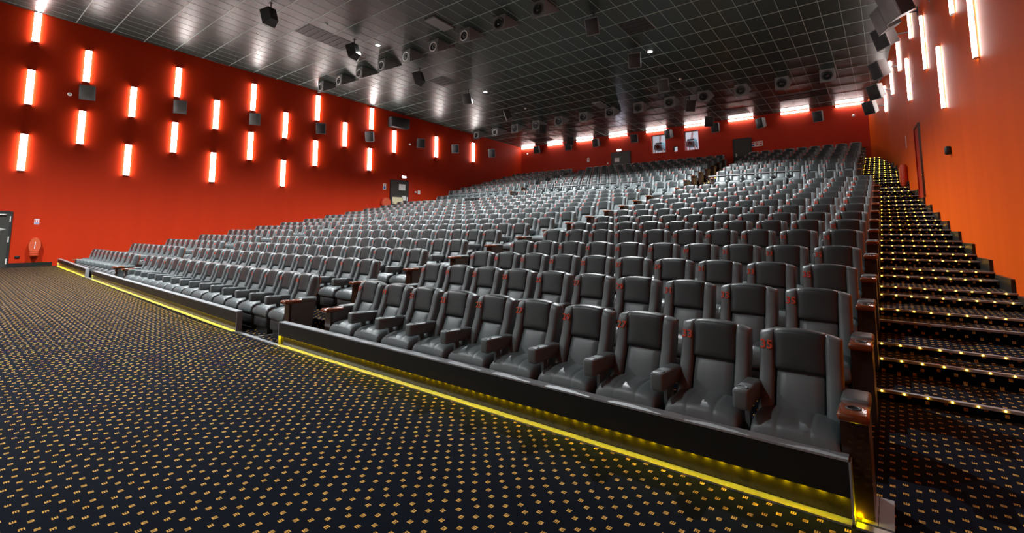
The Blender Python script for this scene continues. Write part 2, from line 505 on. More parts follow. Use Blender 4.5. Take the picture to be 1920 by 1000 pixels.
for q, (_, d, x0, x1, y0, y1) in enumerate(tiles):
    g, h = .004, .010
    w, l = x1 - x0 - 2 * g, y1 - y0 - 2 * h
    if w < .05: continue
    c = ((x0 + x1) / 2, (y0 + y1) / 2)
    if q < 300:
        add('ceiling_tile', tile_mesh(w, l), ceiling, (c[0], c[1], ceil_z(c[1]) + .001))
    else:
        za, zb = ceil_z(y0 + h) + .001, ceil_z(y1 - h) + .001
        rest.poly([(x0 + g, y0 + h, za), (x0 + g, y1 - h, zb), (x1 - g, y1 - h, zb), (x1 - g, y0 + h, za)], [(0, 1, 2, 3)])
tag(rest.build('ceiling_tiles', 'ceiling_tile', ceiling), kind='stuff')

# ------------------------------------------------------------------ right-hand staircase with lit nosings
STEPS = [(6.33, .102), (7.08, .265), (7.53, .355), (8.28, .519), (8.73, .617), (9.48, .74), (9.93, .822), (10.68, .939), (11.13, 1.039), (11.88, 1.173),
         (12.33, 1.277), (13.08, 1.405), (13.53, 1.504), (14.28, 1.636), (14.73, 1.743), (15.48, 1.867), (15.93, 1.983), (16.68, 2.106), (17.13, 2.222),
         (17.88, 2.339), (18.33, 2.485), (19.08, 2.643), (19.53, 2.812), (20.28, 3.02)]
for i in range(1, 8):
    STEPS.append((FRONT[13 + i] - .45, (ZU[i - 1] + ZU[i]) / 2))
    STEPS.append((FRONT[13 + i], ZU[i]))
stair = tag(empty('staircase', (0.5, 6.33, 0)), 'carpeted side staircase with rows of amber step lights along the orange wall', 'staircase')
base_loc = Vector(stair.location)
def local(p): return (p[0] - base_loc.x, p[1] - base_loc.y, p[2] - base_loc.z)
for q, (y, z) in enumerate(STEPS):
    y1 = STEPS[q + 1][0] + .03 if q + 1 < len(STEPS) else YB
    xl = -0.27 if y < 20.5 else -0.85
    pz = STEPS[q - 1][1] if q else 0.0
    st = MB()
    o = [local((xl, y, 0)), local((right_x(y) - .005, y, 0)), local((right_x(y1) - .005, y1, 0)), local((xl, y1, 0))]
    st.prism([p[:2] for p in o], pz - .35 if q else -.05, z)
    st.mi = [0, 0, 1, 1, 1, 1]
    s_ = st.build('step', ['carpet', 'carpet_riser'], stair)
    nz = MB()
    a, b = local((xl, y, z)), local((right_x(y) - .006, y, z))
    nz.box(a[0], b[0], a[1] - .022, a[1] + .03, a[2] - .02, a[2] + .006)
    nz.build('nosing', 'rail_grey', s_)
    if q == 3: continue
    ld = MB()
    n = max(5, int((right_x(y) - xl) / .178))
    for e in range(n):
        x = xl + .09 + e * .178
        if x > right_x(y) - .04: break
        p = local((x, y, z))
        ld.lathe([(0.0085, -.001), (0.0085, .006), (0.004, .010)], (p[0], p[1] - .022, p[2] - .006), '-Y', 8)
    tag(ld.build('step_led', 'led_step', s_), kind='stuff')
# carpeted flank blocks between steps and wall (small dark upstands)
sk = MB()
for q, (y, z) in enumerate(STEPS[:34]):
    if q % 2: continue
    y1 = y + .95
    a, b = right_x(y), right_x(y1)
    sk.prism([(a - .05, y + .06), (a, y + .06), (b, y1), (b - .05, y1)], z - .1, z + .20)
structure(sk.build('baseboard_right', 'panel_black'))

# lit aisle steps between the middle and right-hand upper blocks
for i in range(1, 8):
    y, z, zp = FRONT[13 + i], ZU[i], ZU[i - 1]
    t = empty('aisle_step', (-6.92, y, zp))
    st = MB(); st.box(-.36, .36, -.42, 0, 0, (z - zp) / 2)
    st.mi = [0, 0, 1, 1, 1, 1]
    st.build('tread', ['carpet', 'carpet_riser'], t)
    nz = MB(); nz.box(-.36, .36, -.44, -.39, (z - zp) / 2 - .02, (z - zp) / 2 + .005); nz.box(-.36, .36, -.02, .03, z - zp - .02, z - zp + .005)
    nz.build('nosing', 'rail_grey', t)
    ld = MB()
    for e in range(4):
        for (yy, zz) in ((-.44, (z - zp) / 2), (-.02, z - zp)):
            ld.lathe([(0.010, -.001), (0.010, .006), (0.005, .010)], (-.27 + .18 * e, yy, zz - .008), '-Y', 8)
    tag(ld.build('step_led', 'led_step', t), kind='stuff')
    tag(t, f'carpeted half step with amber lights in upper aisle, {ORD[i]} from the cross aisle', 'step', 'lit steps of the upper aisle')

# ------------------------------------------------------------------ seats
def yb(z):                      # mid-plane of the backrest: reclined below, upright at the head
    if z < .74: return -.205 + (z - .40) * .44
    t = min(1.0, (z - .74) / .26)
    return -.0554 + .044 * t * (1.6 - .6 * t)
def ztop(x): return 1.0 - .55 * max(0, abs(x)) ** 2 - 1.2 * max(0, abs(x) - .2) ** 2
SEAT = {}
b_ = MB(); b_.pillow(-.172, .172, .700, 1.0, .080, .06, yb, 10, 10, 7.0, ztop, .010); SEAT['headrest'] = b_.mesh('headrest', 'leather_shaded')
b_ = MB(); b_.pillow(-.166, .166, .36, .715, .052, .05, yb, 6, 8, 6.0, None, .016); SEAT['back_cushion'] = b_.mesh('back_cushion', 'leather')
for sgn, nm in ((-1, 'l'), (1, 'r')):
    b_ = MB()
    x0, x1 = sorted((sgn * .160, sgn * .266))
    b_.pillow(x0, x1, .34, 1.0, .094, .075, yb, 8, 14, 4.2, ztop)
    SEAT['bolster_' + nm] = b_.mesh('bolster', 'leather')
b_ = MB()
b_.pillow(-.262, .262, .28, .985, .0, .05, lambda z: yb(z) + .055, 6, 8, 8.0, lambda x: ztop(x) - .012)
SEAT['back_shell'] = b_.mesh('back_shell', 'wood_gloss')
b_ = MB()
def cushion(nx=14, ny=8):
    us = [-1, -.97, -.88, -.7, -.50, -.40, -.37, -.34, -.2, 0, .2, .34, .37, .40, .50, .7, .88, .97, 1]
    vs = [math.sin(math.pi / 2 * (2 * j / 10 - 1)) for j in range(11)]
    pts, fs = [], []
    e = lambda t, p: max(0.0, 1 - abs(t) ** p) ** (1 / p)
    for v in vs:
        for u in us:
            x = u * .262; y = -.345 + v * .215
            h = e(u, 5) * e(v, 4)
            g = .005 if abs(abs(u) - .37) < .01 else 0.0
            pts.append((x, y, .36 + .105 * h - g * h + .010 * (1 - u * u) - .03 * max(0, -v) ** 3))
    n = len(us); k = len(pts)
    low = []
    for j, v in enumerate(vs):
        for i, u in enumerate(us):
            border = i in (0, n - 1) or j in (0, len(vs) - 1)
            if border: low.append(j * n + i)
            else:
                low.append(len(pts)); pts.append((u * .262, -.345 + v * .215, .36 - .10 * e(u, 6) * e(v, 6)))
    for j in range(len(vs) - 1):
        for i in range(n - 1):
            fs.append((j * n + i, j * n + i + 1, (j + 1) * n + i + 1, (j + 1) * n + i))
            fs.append((low[(j + 1) * n + i], low[(j + 1) * n + i + 1], low[j * n + i + 1], low[j * n + i]))
    b_.poly(pts, fs, True)
cushion()
SEAT['seat_cushion'] = b_.mesh('seat_cushion', 'leather')
b_ = MB(); b_.rbox(-.24, .24, -.54, -.14, .10, .28, .02, 1); b_.box(-.2, .2, -.5, -.2, 0, .10)
SEAT['seat_base'] = b_.mesh('seat_base', 'black_frame')
b_ = MB(); b_.rbox(.245, .355, -.60, -.17, .50, .625, .026, 3, fn=lambda x, y, z: (x, y, z + .02 * (-.17 - y) / .43 - (.02 if z < .55 and y < -.5 else 0)))
b_.box(.285, .315, -.42, -.36, 0, .52)
SEAT['armrest'] = b_.mesh('armrest', 'leather')
b_ = MB(); b_.lathe([(.040, 0), (.040, .006), (.032, .008), (.030, .002)], (.30, -.535, .637), 'Z', 14)
SEAT['cup_holder'] = b_.mesh('cup_holder', 'black_frame')
for sgn, nm in ((-1, 'l'), (1, 'r')):
    xc = sgn * .335
    b_ = MB()
    b_.hexa([(xc - .07, -.50, 0), (xc + .07, -.50, 0), (xc + .07, -.18, 0), (xc - .07, -.18, 0),
             (xc - .07, -.53, .57), (xc + .07, -.53, .57), (xc + .07, -.10, .60), (xc - .07, -.10, .60)])
    SEAT['end_panel_' + nm] = b_.mesh('end_panel', 'leather')
    b_ = MB(); b_.box(xc - .072, xc + .072, -.545, -.505, .0, .57); SEAT['end_front_' + nm] = b_.mesh('end_front', 'wood_dark')
    b_ = MB(); b_.rbox(xc - .08, xc + .08, -.35, -.09, .57, .645, .02, 2); SEAT['arm_pad_' + nm] = b_.mesh('arm_pad', 'leather')
    b_ = MB(); b_.rbox(xc - .082, xc + .082, -.62, -.33, .575, .630, .018, 2); SEAT['wooden_armrest_' + nm] = b_.mesh('wooden_armrest', 'wood_gloss')
    b_ = MB(); b_.lathe([(.044, 0), (.044, .005), (.036, .006), (.034, .001)], (xc, -.49, .629), 'Z', 16); SEAT['end_cup_' + nm] = b_.mesh('cup_holder', 'black_frame')
NUM = {}
dg = None
def number_mesh(t):
    if t not in NUM:
        cu = bpy.data.curves.new('seat_number', 'FONT')
        cu.body = t; cu.size = .088; cu.align_x = 'CENTER'; cu.extrude = .002; cu.resolution_u = 2; cu.offset = .0012
        ob = bpy.data.objects.new('seat_number', cu)
        COL.objects.link(ob)
        me = bpy.data.meshes.new_from_object(ob.evaluated_get(bpy.context.evaluated_depsgraph_get()))
        bpy.data.objects.remove(ob); bpy.data.curves.remove(cu)
        co = np.empty(len(me.vertices) * 3); me.vertices.foreach_get('co', co); co = co.reshape(-1, 3)
        z = .845 + co[:, 1]
        y = np.array([yb(v) for v in z]) - .0985 - co[:, 2] + .004
        out = np.stack([-.213 + co[:, 0], y, z], 1)
        me.vertices.foreach_set('co', out.ravel()); me.update()
        me.materials.clear(); me.materials.append(MATS['number_red'])
        me.name = 'seat_number'
        NUM[t] = me
    return NUM[t]

seats = []                       # (x, row, block, index from the right, count, number)
for r in range(21):
    up = r >= 13
    right = [-.59 - PITCH * k for k in range(10)] if not up else [-1.16 - PITCH * k for k in range(9)]
    mid = [-7.87 - PITCH * k for k in range(16)]
    left = [-18.6 - PITCH * k for k in range(10)]
    numR = [str(35 - 2 * k) for k in range(10)] if not up else [str(33 - 2 * k) for k in range(9)]
    numM = [str(v) for v in (15, 13, 11, 9, 7, 5, 3, 1, 2, 4, 6, 8, 10, 12, 14, 16)]
    numL = [str(18 + 2 * k) for k in range(10)]
    if r == 0: numR[2] = '27'
    for blk, xs_, nums in (('right', right, numR), ('middle', mid, numM), ('left', left, numL)):
        keep = list(range(len(xs_)))
        if r == 13:
            keep = {'right': [0, 1, 2], 'middle': [0, 1, 2, 13, 14, 15], 'left': [8, 9]}[blk]
        for k in keep:
            ends = (k == 0 or (k - 1) not in keep, k == len(xs_) - 1 or (k + 1) not in keep)
            seats.append((xs_[k], r, blk, k, len(xs_), nums[k], ends))
def dist(s):
    y, z = ROWS[s[1]]
    return proj((s[0], y, z + .8))[2]
seats.sort(key=dist)
def place(me_key, name, parent): return add(name, SEAT[me_key], parent)
ROWN = {r: (ORD[r + 1] + ' row' if r else 'front row') for r in range(13)}
for r in range(13, 21): ROWN[r] = 'upper ' + ORD[r - 12] + ' row'
def seat_parts(ends):
    P = [('headrest', 'headrest'), ('back_cushion', 'back_cushion'), ('bolster_l', 'bolster'), ('bolster_r', 'bolster'), ('back_shell', 'back_shell'),
         ('seat_cushion', 'seat_cushion'), ('seat_base', 'seat_base')]
    if not ends[0]: P += [('armrest', 'armrest')]
    return P
NEAR = 300
for s in seats[:NEAR]:
    x, r, blk, k, cnt, num, ends = s
    y, z = ROWS[r]
    t = empty('cinema_chair', (x, y, z))
    for key, nm in seat_parts(ends):
        o = place(key, nm, t)
        if nm == 'armrest': place('cup_holder', 'cup_holder', o)
    add('seat_number', number_mesh(num), t)
    for e, c in ((ends[0], 'r'), (ends[1], 'l')):
        if e:
            ep = place('end_panel_' + c, 'end_panel', t)
            place('end_front_' + c, 'end_front', ep); place('arm_pad_' + c, 'arm_pad', ep)
            wa = place('wooden_armrest_' + c, 'wooden_armrest', t); wa['label'] = 'glossy wooden armrest with a cup holder'
            place('end_cup_' + c, 'cup_holder', wa)
    if blk == 'right' and r == 0:
        lab = f'black leather cinema seat number {num}, {ORD[k + 1]} from the side stairs, front row, right block'
    else:
        side = {'right': 'the side stairs', 'middle': 'the right aisle', 'left': 'the left aisle'}[blk]
        lab = f'black leather cinema seat, {ORD[k + 1]} from {side}, {ROWN[r]}, {blk} block'
    tag(t, lab, 'chair', f'black leather cinema seats')
# the seats further up, joined
def mesh_arrays(me):
    co = np.empty(len(me.vertices) * 3); me.vertices.foreach_get('co', co)
    lt = np.empty(len(me.polygons), int); me.polygons.foreach_get('loop_total', lt)
    vi = np.empty(len(me.loops), int); me.loops.foreach_get('vertex_index', vi)
    sm = np.empty(len(me.polygons), bool); me.polygons.foreach_get('use_smooth', sm)
    return co.reshape(-1, 3), lt, vi, sm
far_mats = ['leather', 'leather_shaded', 'wood_gloss', 'black_frame', 'number_red', 'wood_dark']
cache = {}
V, LT, VI, SM, MI = [], [], [], [], []
nv = 0
for s in seats[NEAR:]:
    x, r, blk, k, cnt, num, ends = s
    y, z = ROWS[r]
    parts = [SEAT[key] for key, _ in seat_parts(ends)] + [number_mesh(num)]
    for e, c in ((ends[0], 'r'), (ends[1], 'l')):
        if e: parts += [SEAT['end_panel_' + c], SEAT['end_front_' + c], SEAT['arm_pad_' + c], SEAT['wooden_armrest_' + c]]
    for me in parts:
        if me.name not in cache: cache[me.name] = mesh_arrays(me) + (far_mats.index(me.materials[0].name),)
        co, lt, vi, sm, mi = cache[me.name]
        V.append(co + np.array([x, y, z])); LT.append(lt); VI.append(vi + nv); SM.append(sm); MI.append(np.full(len(lt), mi)); nv += len(co)
V = np.concatenate(V); LT = np.concatenate(LT); VI = np.concatenate(VI); SM = np.concatenate(SM); MI = np.concatenate(MI)
me = bpy.data.meshes.new('distant_seats')
me.vertices.add(len(V)); me.vertices.foreach_set('co', V.ravel())
me.loops.add(len(VI)); me.loops.foreach_set('vertex_index', VI)
me.polygons.add(len(LT)); me.polygons.foreach_set('loop_start', np.concatenate([[0], np.cumsum(LT)[:-1]]))
me.polygons.foreach_set('loop_total', LT)
me.polygons.foreach_set('use_smooth', SM); me.polygons.foreach_set('material_index', MI)
for k in far_mats: me.materials.append(MATS[k])
me.update(calc_edges=True); me.validate()
o = bpy.data.objects.new('distant_seats', me); link(o)
tag(o, 'rows upon rows of black leather cinema seats rising to the back wall', 'seats', kind='stuff')

# ------------------------------------------------------------------ front barrier panels with yellow kick lights
def barrier(xa, ya, za0, za1, xb_, yb2, zb0, zb1, label):
    """a = right end, b = left end: x, y of the face, bottom z, top z"""
    L = math.hypot(xa - xb_, ya - yb2)
    t = empty('front_barrier', (xa, ya, 0))
    def P(s_, d, z_, top):      # s along (0 right .. 1 left), d depth behind the face, z_ height fraction offset
        x = (xb_ - xa) * s_; y = (yb2 - ya) * s_ + d
        base = za0 + (zb0 - za0) * s_; tp = za1 + (zb1 - za1) * s_
        return (x, y, base + z_ if not top else tp + z_)
    def bar(d0, d1, z0, top0, z1, top1, s0=0.0, s1=1.0):
        mb = MB()
        mb.hexa([P(s1, d0, z0, top0), P(s0, d0, z0, top0), P(s0, d1, z0, top0), P(s1, d1, z0, top0),
                 P(s1, d0, z1, top1), P(s0, d0, z1, top1), P(s0, d1, z1, top1), P(s1, d1, z1, top1)])
        return mb
    bar(0, .09, .145, False, -.008, True).build('board', 'panel_black', t)
    bar(-.004, .095, -.008, True, .006, True).build('top_rail', 'rail_grey', t)
    bar(.035, .085, 0, False, .145, False).build('kick_plate', 'kick_gloss', t)
    bar(-.045, .03, 0, False, .014, False).build('floor_profile', 'aluminium', t)
    bar(-.003, .093, 0, False, -.008, True, -.012 / L, 0.0).build('end_post', 'rail_grey', t)
    bar(-.003, .093, 0, False, -.008, True, 1.0, 1 + .012 / L).build('end_post', 'rail_grey', t)
    n = int(L / .098)
    ld = MB()
    for e in range(n):
        p = P((e + .5) / n, .023, .1435, False)
        ld.poly([(p[0] + .008 * math.cos(g), p[1] + .008 * math.sin(g), p[2]) for g in (0, -1.047, -2.094, -3.1416, -4.189, -5.236)], [(0, 1, 2, 3, 4, 5)])
    tag(ld.build('kick_led', 'led_panel', t), kind='stuff')
    tag(t, label, 'barrier', 'low black barriers in front of the first row')
barrier(-.29, 3.60, 0, .36, -7.36, 3.50, .0, .34, 'low black barrier with yellow lights before the right block, nearest the camera')
barrier(-8.85, 3.47, .0, .34, -20.2, 3.50, floor_z(-20.2), .41, 'long low black barrier with yellow lights before the middle block')
barrier(-21.2, 3.50, floor_z(-21.2), .43, -26.6, 3.51, .26, .55, 'short low black barrier with yellow lights beside the left red wall')
# bare aluminium floor profile in the gaps and aluminium tread plate at the right end
def strip(x0, x1, y, z, label):
    mb = MB(); mb.box(x0, x1, y - .045, y + .02, z, z + .014)
    tag(mb.build('aluminium_strip', 'aluminium'), label, 'floor strip', 'aluminium floor strips')
strip(-8.84, -7.38, 3.49, .001, 'bright aluminium floor strip in the aisle gap beside the right barrier')
strip(-21.18, -20.22, 3.51, floor_z(-20.7), 'short aluminium floor strip in the gap before the left barrier')
strip(-.27, 1.65, 3.60, .001, 'aluminium floor strip running from the near barrier to the right wall')
a = on_plane(477, 633, (0, 0, 0), (0, 0, 1)); b = on_plane(514, 627.8, (0, 0, 0), (0, 0, 1))
a = Vector((float(a[0]), float(a[1]), 0)); b = Vector((float(b[0]), float(b[1]), 0)); n_ = Vector((-(b - a).y, (b - a).x, 0)).normalized() * .025
mb = MB(); mb.prism([tuple((a - n_).xy), tuple((b - n_).xy), tuple((b + n_).xy), tuple((a + n_).xy)], .001, .012)
tag(mb.build('aluminium_strip', 'aluminium'), 'slanting aluminium strip on the carpet entering the aisle beside right barrier', 'floor strip', 'aluminium floor strips')
t = empty('tread_plate', (-.17, 3.84, 0))
for q in range(2):
    mb = MB(); mb.box(-.075 + .077 * q, -.001 + .077 * q, -.19, .20, .001, .012); mb.build('plate', 'rail_grey', t)
mb = MB()
for q in range(2): mb.lathe([(.012, 0), (.012, .006), (.006, .009)], (-.088, -.03 - .12 * q, .02), 'Z', 8)
tag(mb.build('led', 'led_panel', t), kind='stuff')
tag(t, 'grey ribbed metal tread plate on the carpet by the near barrier end', 'plate')

# ------------------------------------------------------------------ handrails in front of the upper tier
def handrail(xa, xb_, label):
    y = FRONT[14] + .04; z = ZU[1]
    t = empty('handrail', (xa, y, z))
    mb = MB(); mb.cyl((0, 0, .66), (xb_ - xa, 0, .66), .032, n=10); mb.build('rail', 'steel_dark', t)
    n = max(2, int(abs(xb_ - xa) / 1.25) + 1)
    for q in range(n):
        x = (xb_ - xa) * q / (n - 1)
        x = x + (.03 if q == 0 else -.03 if q == n - 1 else 0) * (1 if xb_ > xa else -1)
        mb = MB(); mb.cyl((x, 0, -.02), (x, 0, .66), .018, n=8); mb.build('post', 'steel_dark', t)
    tag(t, label, 'handrail', 'handrails before the upper tier')
mat('steel_dark', (0.13, 0.13, 0.135), 0.4, metal=0.4)
handrail(-6.35, -2.75, 'dark metal handrail in front of the upper right seats')
handrail(-15.9, -9.4, 'dark metal handrail in front of the upper middle seats')
handrail(-22.9, -18.4, 'dark metal handrail in front of the upper left seats')

# ------------------------------------------------------------------ white light bars
def light_bar(p_top, p_bot, normal, along, label, group, m_='led_white', w=.21, d=.07):  # default width is oversized, the left bars' glare built into the shape
    a = Vector(p_top); b = Vector(p_bot)
    c = (a + b) / 2; h = (a - b).length / 2
    up = (a - b).normalized(); n = Vector(normal).normalized(); s_ = up.cross(n).normalized()
    o = empty('light_bar', c)
    def slab(d0, d1, ww, hh):
        mb = MB()
        mb.hexa([tuple(-s_ * ww - up * hh + n * d0), tuple(s_ * ww - up * hh + n * d0), tuple(s_ * ww - up * hh + n * d1), tuple(-s_ * ww - up * hh + n * d1),
                 tuple(-s_ * ww + up * hh + n * d0), tuple(s_ * ww + up * hh + n * d0), tuple(s_ * ww + up * hh + n * d1), tuple(-s_ * ww + up * hh + n * d1)])
        return mb
    slab(.022, .022 + d, w / 2, h).build('diffuser', m_, o)
    slab(0.0, .022, w / 2 * .8, h + .01).build('housing', 'aluminium', o)
    for e in (1, -1):
        mb = slab(.018, .024 + d, w / 2 + .003, .008)
        q = mb.build('end_cap', 'aluminium', o); q.location = up * (h + .008) * e
    tag(o, label, 'light bar', group)
LB = [  # column number, x top, y top, x bottom, y bottom, which
    (1, 72, 19, 67.5, 79, 'upper'), (1, 58.5, 132, 53.3, 196, 'middle'), (1, 45, 252, 39.6, 320, 'lower'),
    (2, 166, 96, 162, 154, 'upper'), (2, 154.8, 209, 149.4, 270, 'lower'),
    (3, 250, 164, 247.7, 219.6, 'upper'), (3, 240.5, 272, 236.5, 329, 'lower'),
    (4, 335.5, 128, 331.6, 182, 'upper'), (4, 327.6, 230.4, 324.7, 286, 'lower'),
    (5, 406.8, 189, 403.6, 242, 'upper'), (5, 399.6, 287, 396.7, 341, 'lower'),
    (6, 476, 158.4, 473.4, 207.7, 'upper'), (6, 470, 248.4, 467.7, 300, 'lower'),
    (7, 535.7, 211.7, 533.5, 259, 'upper'), (7, 531, 301, 528.5, 349, 'lower'),
    (8, 596.6, 180, 594, 226, 'upper'), (8, 591.5, 264.6, 589.7, 310.7, 'lower'),
    (9, 646.8, 230.5, 645.3, 274.6, 'single'), (10, 696.8, 203.5, 695.4, 243, 'upper'), (10, 693, 279, 691.4, 319.7, 'lower'),
    (11, 739.3, 246, 738, 286, 'single'), (12, 818, 257.4, 817, 295, 'single'), (13, 888.3, 269, 885, 303.5, 'single')]
for cno, x0, y0, x1, y1, which in LB:
    a, b = at_left(x0, y0), at_left(x1, y1)
    ym = (a[1] + b[1]) / 2
    a = (left_x(ym), ym, min(a[2], ceil_z(ym) - .04)); b = (left_x(ym), ym, b[2])
    light_bar(a, b, LW_N, None, f'vertical white light bar on left red wall, {which} in {ORD[cno]} column from the left', 'white light bars on the left wall')
RB = [(1819, -40, 1836, 107, 'nearest, cut by the top of the picture'), (1775, -75, 1791, 25, 'high, second nearest, cut by picture top'), (1762, 90, 1774, 202, 'lowest and largest whole one'),
      (1728, 34, 1739.5, 129, 'fourth nearest'), (1703.5, 10, 1710.6, 71, 'top one left of the large pair'), (1701, 112, 1708.6, 188, 'lower one beside the hanging speakers'),
      (1683, 75, 1689, 132.6, 'beside the third hanging speaker'), (1668, 122, 1675.6, 177, 'beside the fourth hanging speaker'), (1655, 180, 1663.7, 209, 'farthest, by the back corner'),
      (1684, -20, 1689, 29, 'highest, beside the topmost hanging speakers')]
for x0, y0, x1, y1, which in RB:
    a, b = at_right(x0, y0), at_right(x1, y1)
    ym = b[1]
    zt = min(max(a[2], b[2] + 1.2), b[2] + 1.42)
    yw = right_yaw(ym)
    light_bar((right_x(ym), ym, zt), (right_x(ym), ym, b[2]), (-math.cos(yw), -math.sin(yw), 0), None,
              f'vertical white light bar on right orange wall, {which}', 'white light bars on the right wall', 'led_white', .085, .05)
for q, (xa, xb_) in enumerate([(-23.8, -22.45), (-21.15, -19.75), (-18.45, -17.05), (-15.7, -14.3), (-12.85, -11.45), (-10.2, -8.8), (-7.5, -6.1), (-4.6, -3.2), (-1.95, -.72)]):
    z = ceil_z(YB) - .10
    light_bar((xa, YB, z), (xb_, YB, z), (0, -1, 0), None, f'horizontal white light bar along back wall top, {ORD[q + 1]} from the left', 'light bars along the back wall', 'led_back', .07, .08)

# ------------------------------------------------------------------ ceiling downlights
def downlight(x, y, lit, label, power=1.0):
    z = ceil_z(y)
    o = empty('downlight', (x, y, z))
    mb = MB(); mb.lathe([(.13, .0), (.13, .02), (.10, .03), (.10, .012)], (0, 0, 0), '-Z', 20); mb.build('trim_ring', 'white_plastic', o)
    mb = MB(); mb.lathe([(.095, .010), (.09, .022), (.03, .03)], (0, 0, 0), '-Z', 16); mb.build('lamp', 'led_down' if lit else 'white_plastic', o)
    if lit:
        ld = bpy.data.lights.new('downlight_beam', 'SPOT')
        ld.energy = DOWN_W * power; ld.spot_size = math.radians(128); ld.spot_blend = 0.55; ld.shadow_soft_size = .09
        ld.color = (0.95, 0.985, 1.0)
        lo = bpy.data.objects.new('downlight_beam', ld); link(lo, o); lo.location = (0, 0, -.06)
    tag(o, label, 'downlight', 'ceiling downlights')
downlight(-17.45, 12.1, True, 'lit round ceiling downlight by the front speaker row')
downlight(-17.35, 19.2, True, 'lit round ceiling downlight left of the dark ceiling middle')
downlight(-7.7, 19.2, True, 'brightest lit round ceiling downlight at the dark ceiling middle')
downlight(-17.45, 5.0, True, 'lit ceiling downlight above the left front carpet', 1.0)
downlight(-7.7, 12.1, True, 'lit ceiling downlight above the middle right rows')
downlight(-17.45, -2.1, True, 'lit ceiling downlight near the screen on the left', 1.6)
downlight(-7.7, -2.1, True, 'added unseen ceiling downlight near the screen on the right', .26)  # added out of view to fill the front right seats, kept dim
for (px, py, lab) in ((612, 45, 'small white smoke detector on left ceiling tiles'), (985, 203, 'small white smoke detector beside the middle hanging speakers'), (1275, 148, 'small white smoke detector right of the bright downlight')):
    p = at_ceil(px, py)
    o = MB().lathe([(.07, 0), (.07, .03), (.04, .06)], (0, 0, 0), '-Z', 14).build('smoke_detector', 'white_plastic', None, p)
    tag(o, lab, 'detector', 'ceiling smoke detectors')

# ------------------------------------------------------------------ speakers
def speaker_meshes(front_m, body_m):
    g = {}
    b = MB()
    w, h, d = .26, .31, .36
    b.hexa([(-w, -d, -h), (w, -d, -h), (w * .62, 0, -h * .8), (-w * .62, 0, -h * .8), (-w, -d, h), (w, -d, h), (w * .62, 0, h * .9), (-w * .62, 0, h * .9)])
    g['body'] = b.mesh('cabinet', body_m)
    b = MB(); b.rbox(-w + .02, w - .02, -d - .028, -d + .005, -h + .025, h - .025, .012, 1); g['grille'] = b.mesh('grille', front_m)
    b = MB(); b.box(-w - .004, w + .004, -d - .012, -d + .004, h - .03, h + .003); b.box(-w - .004, w + .004, -d - .012, -d + .004, -h - .003, -h + .03)
    b.box(-w - .004, -w + .025, -d - .012, -d + .004, -h, h); b.box(w - .025, w + .004, -d - .012, -d + .004, -h, h)
    g['rim'] = b.mesh('rim', 'cabinet_grey')
    return g
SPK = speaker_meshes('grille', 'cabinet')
SPK_LIT = speaker_meshes('cabinet_grey', 'cabinet')  # same speaker, paler grille: light falling on it put into the colour
def wall_speaker(p, wall_n, yaw, tilt, label, group, arm=.32, scale=1.0, light=False):
    """p = point on the wall behind the box; yaw: direction the grille looks at (0 looks to -y)"""
    g = SPK_LIT if light else SPK
    n = Vector(wall_n).normalized()
    o = empty('speaker', Vector(p) + n * arm)
    rot = Matrix.Rotation(yaw, 4, 'Z') @ Matrix.Rotation(tilt, 4, 'X') @ Matrix.Scale(scale, 4)
    for key in ('body', 'grille', 'rim'):
        q = add({'body': 'cabinet'}.get(key, key), g[key], o); q.matrix_local = rot
    mb = MB()
    mb.cyl(tuple(-n * (arm - .005)), (0, 0, 0), .022, n=8)
    a = -n * (arm - .012)
    s_ = Vector((0, 0, 1)).cross(n)
    mb.hexa([tuple(a + s_ * e * .05 + Vector((0, 0, f)) + n * g_) for f in (-.12, .12) for (e, g_) in ((-1, 0), (1, 0), (1, .012), (-1, .012))])
    mb.build('bracket', 'black_frame', o)
    tag(o, label, 'speaker', group)
def look_yaw(dx, dy): return math.atan2(dx, -dy)
for q, (px, py) in enumerate([(172, 178), (342, 204), (480, 226), (603, 243), (697, 258), (788, 270), (855, 280), (923, 288)]):
    p = at_left(px - 6, py)
    yw = [1.25, 1.2, 1.15, 1.0, .55, .95, .55, .5][q]
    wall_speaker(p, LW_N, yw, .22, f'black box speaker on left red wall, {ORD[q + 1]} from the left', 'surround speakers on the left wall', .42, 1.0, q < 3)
p = at_left(745, 232)
o = empty('subwoofer', Vector((left_x(p[1]), p[1], p[2]))); o.rotation_euler = (0, 0, math.pi / 2 - LWA)
MB().rbox(-.70, .70, -.42, 0, -.33, .33, .03, 2).build('cabinet', 'cabinet', o)
MB().rbox(-.66, .66, -.445, -.41, -.29, .29, .01, 1).build('grille', 'grille', o)
tag(o, 'wide black subwoofer cabinet flush on left wall just below the ceiling', 'speaker')
for q, (px, py, yw) in enumerate([(1014, 282, .1), (1072, 276, .25), (1125.5, 269, -.15), (1196, 261, .05), (1262, 252.7, -.5), (1348, 241, -.2), (1434.5, 232, -.6), (1540, 220, -.35)]):
    p = at_back(px, py)
    wall_speaker(p, (0, -1, 0), yw, .18, f'black box speaker on back wall, {ORD[q + 1]} from the left', 'surround speakers on the back wall', .34, .95)
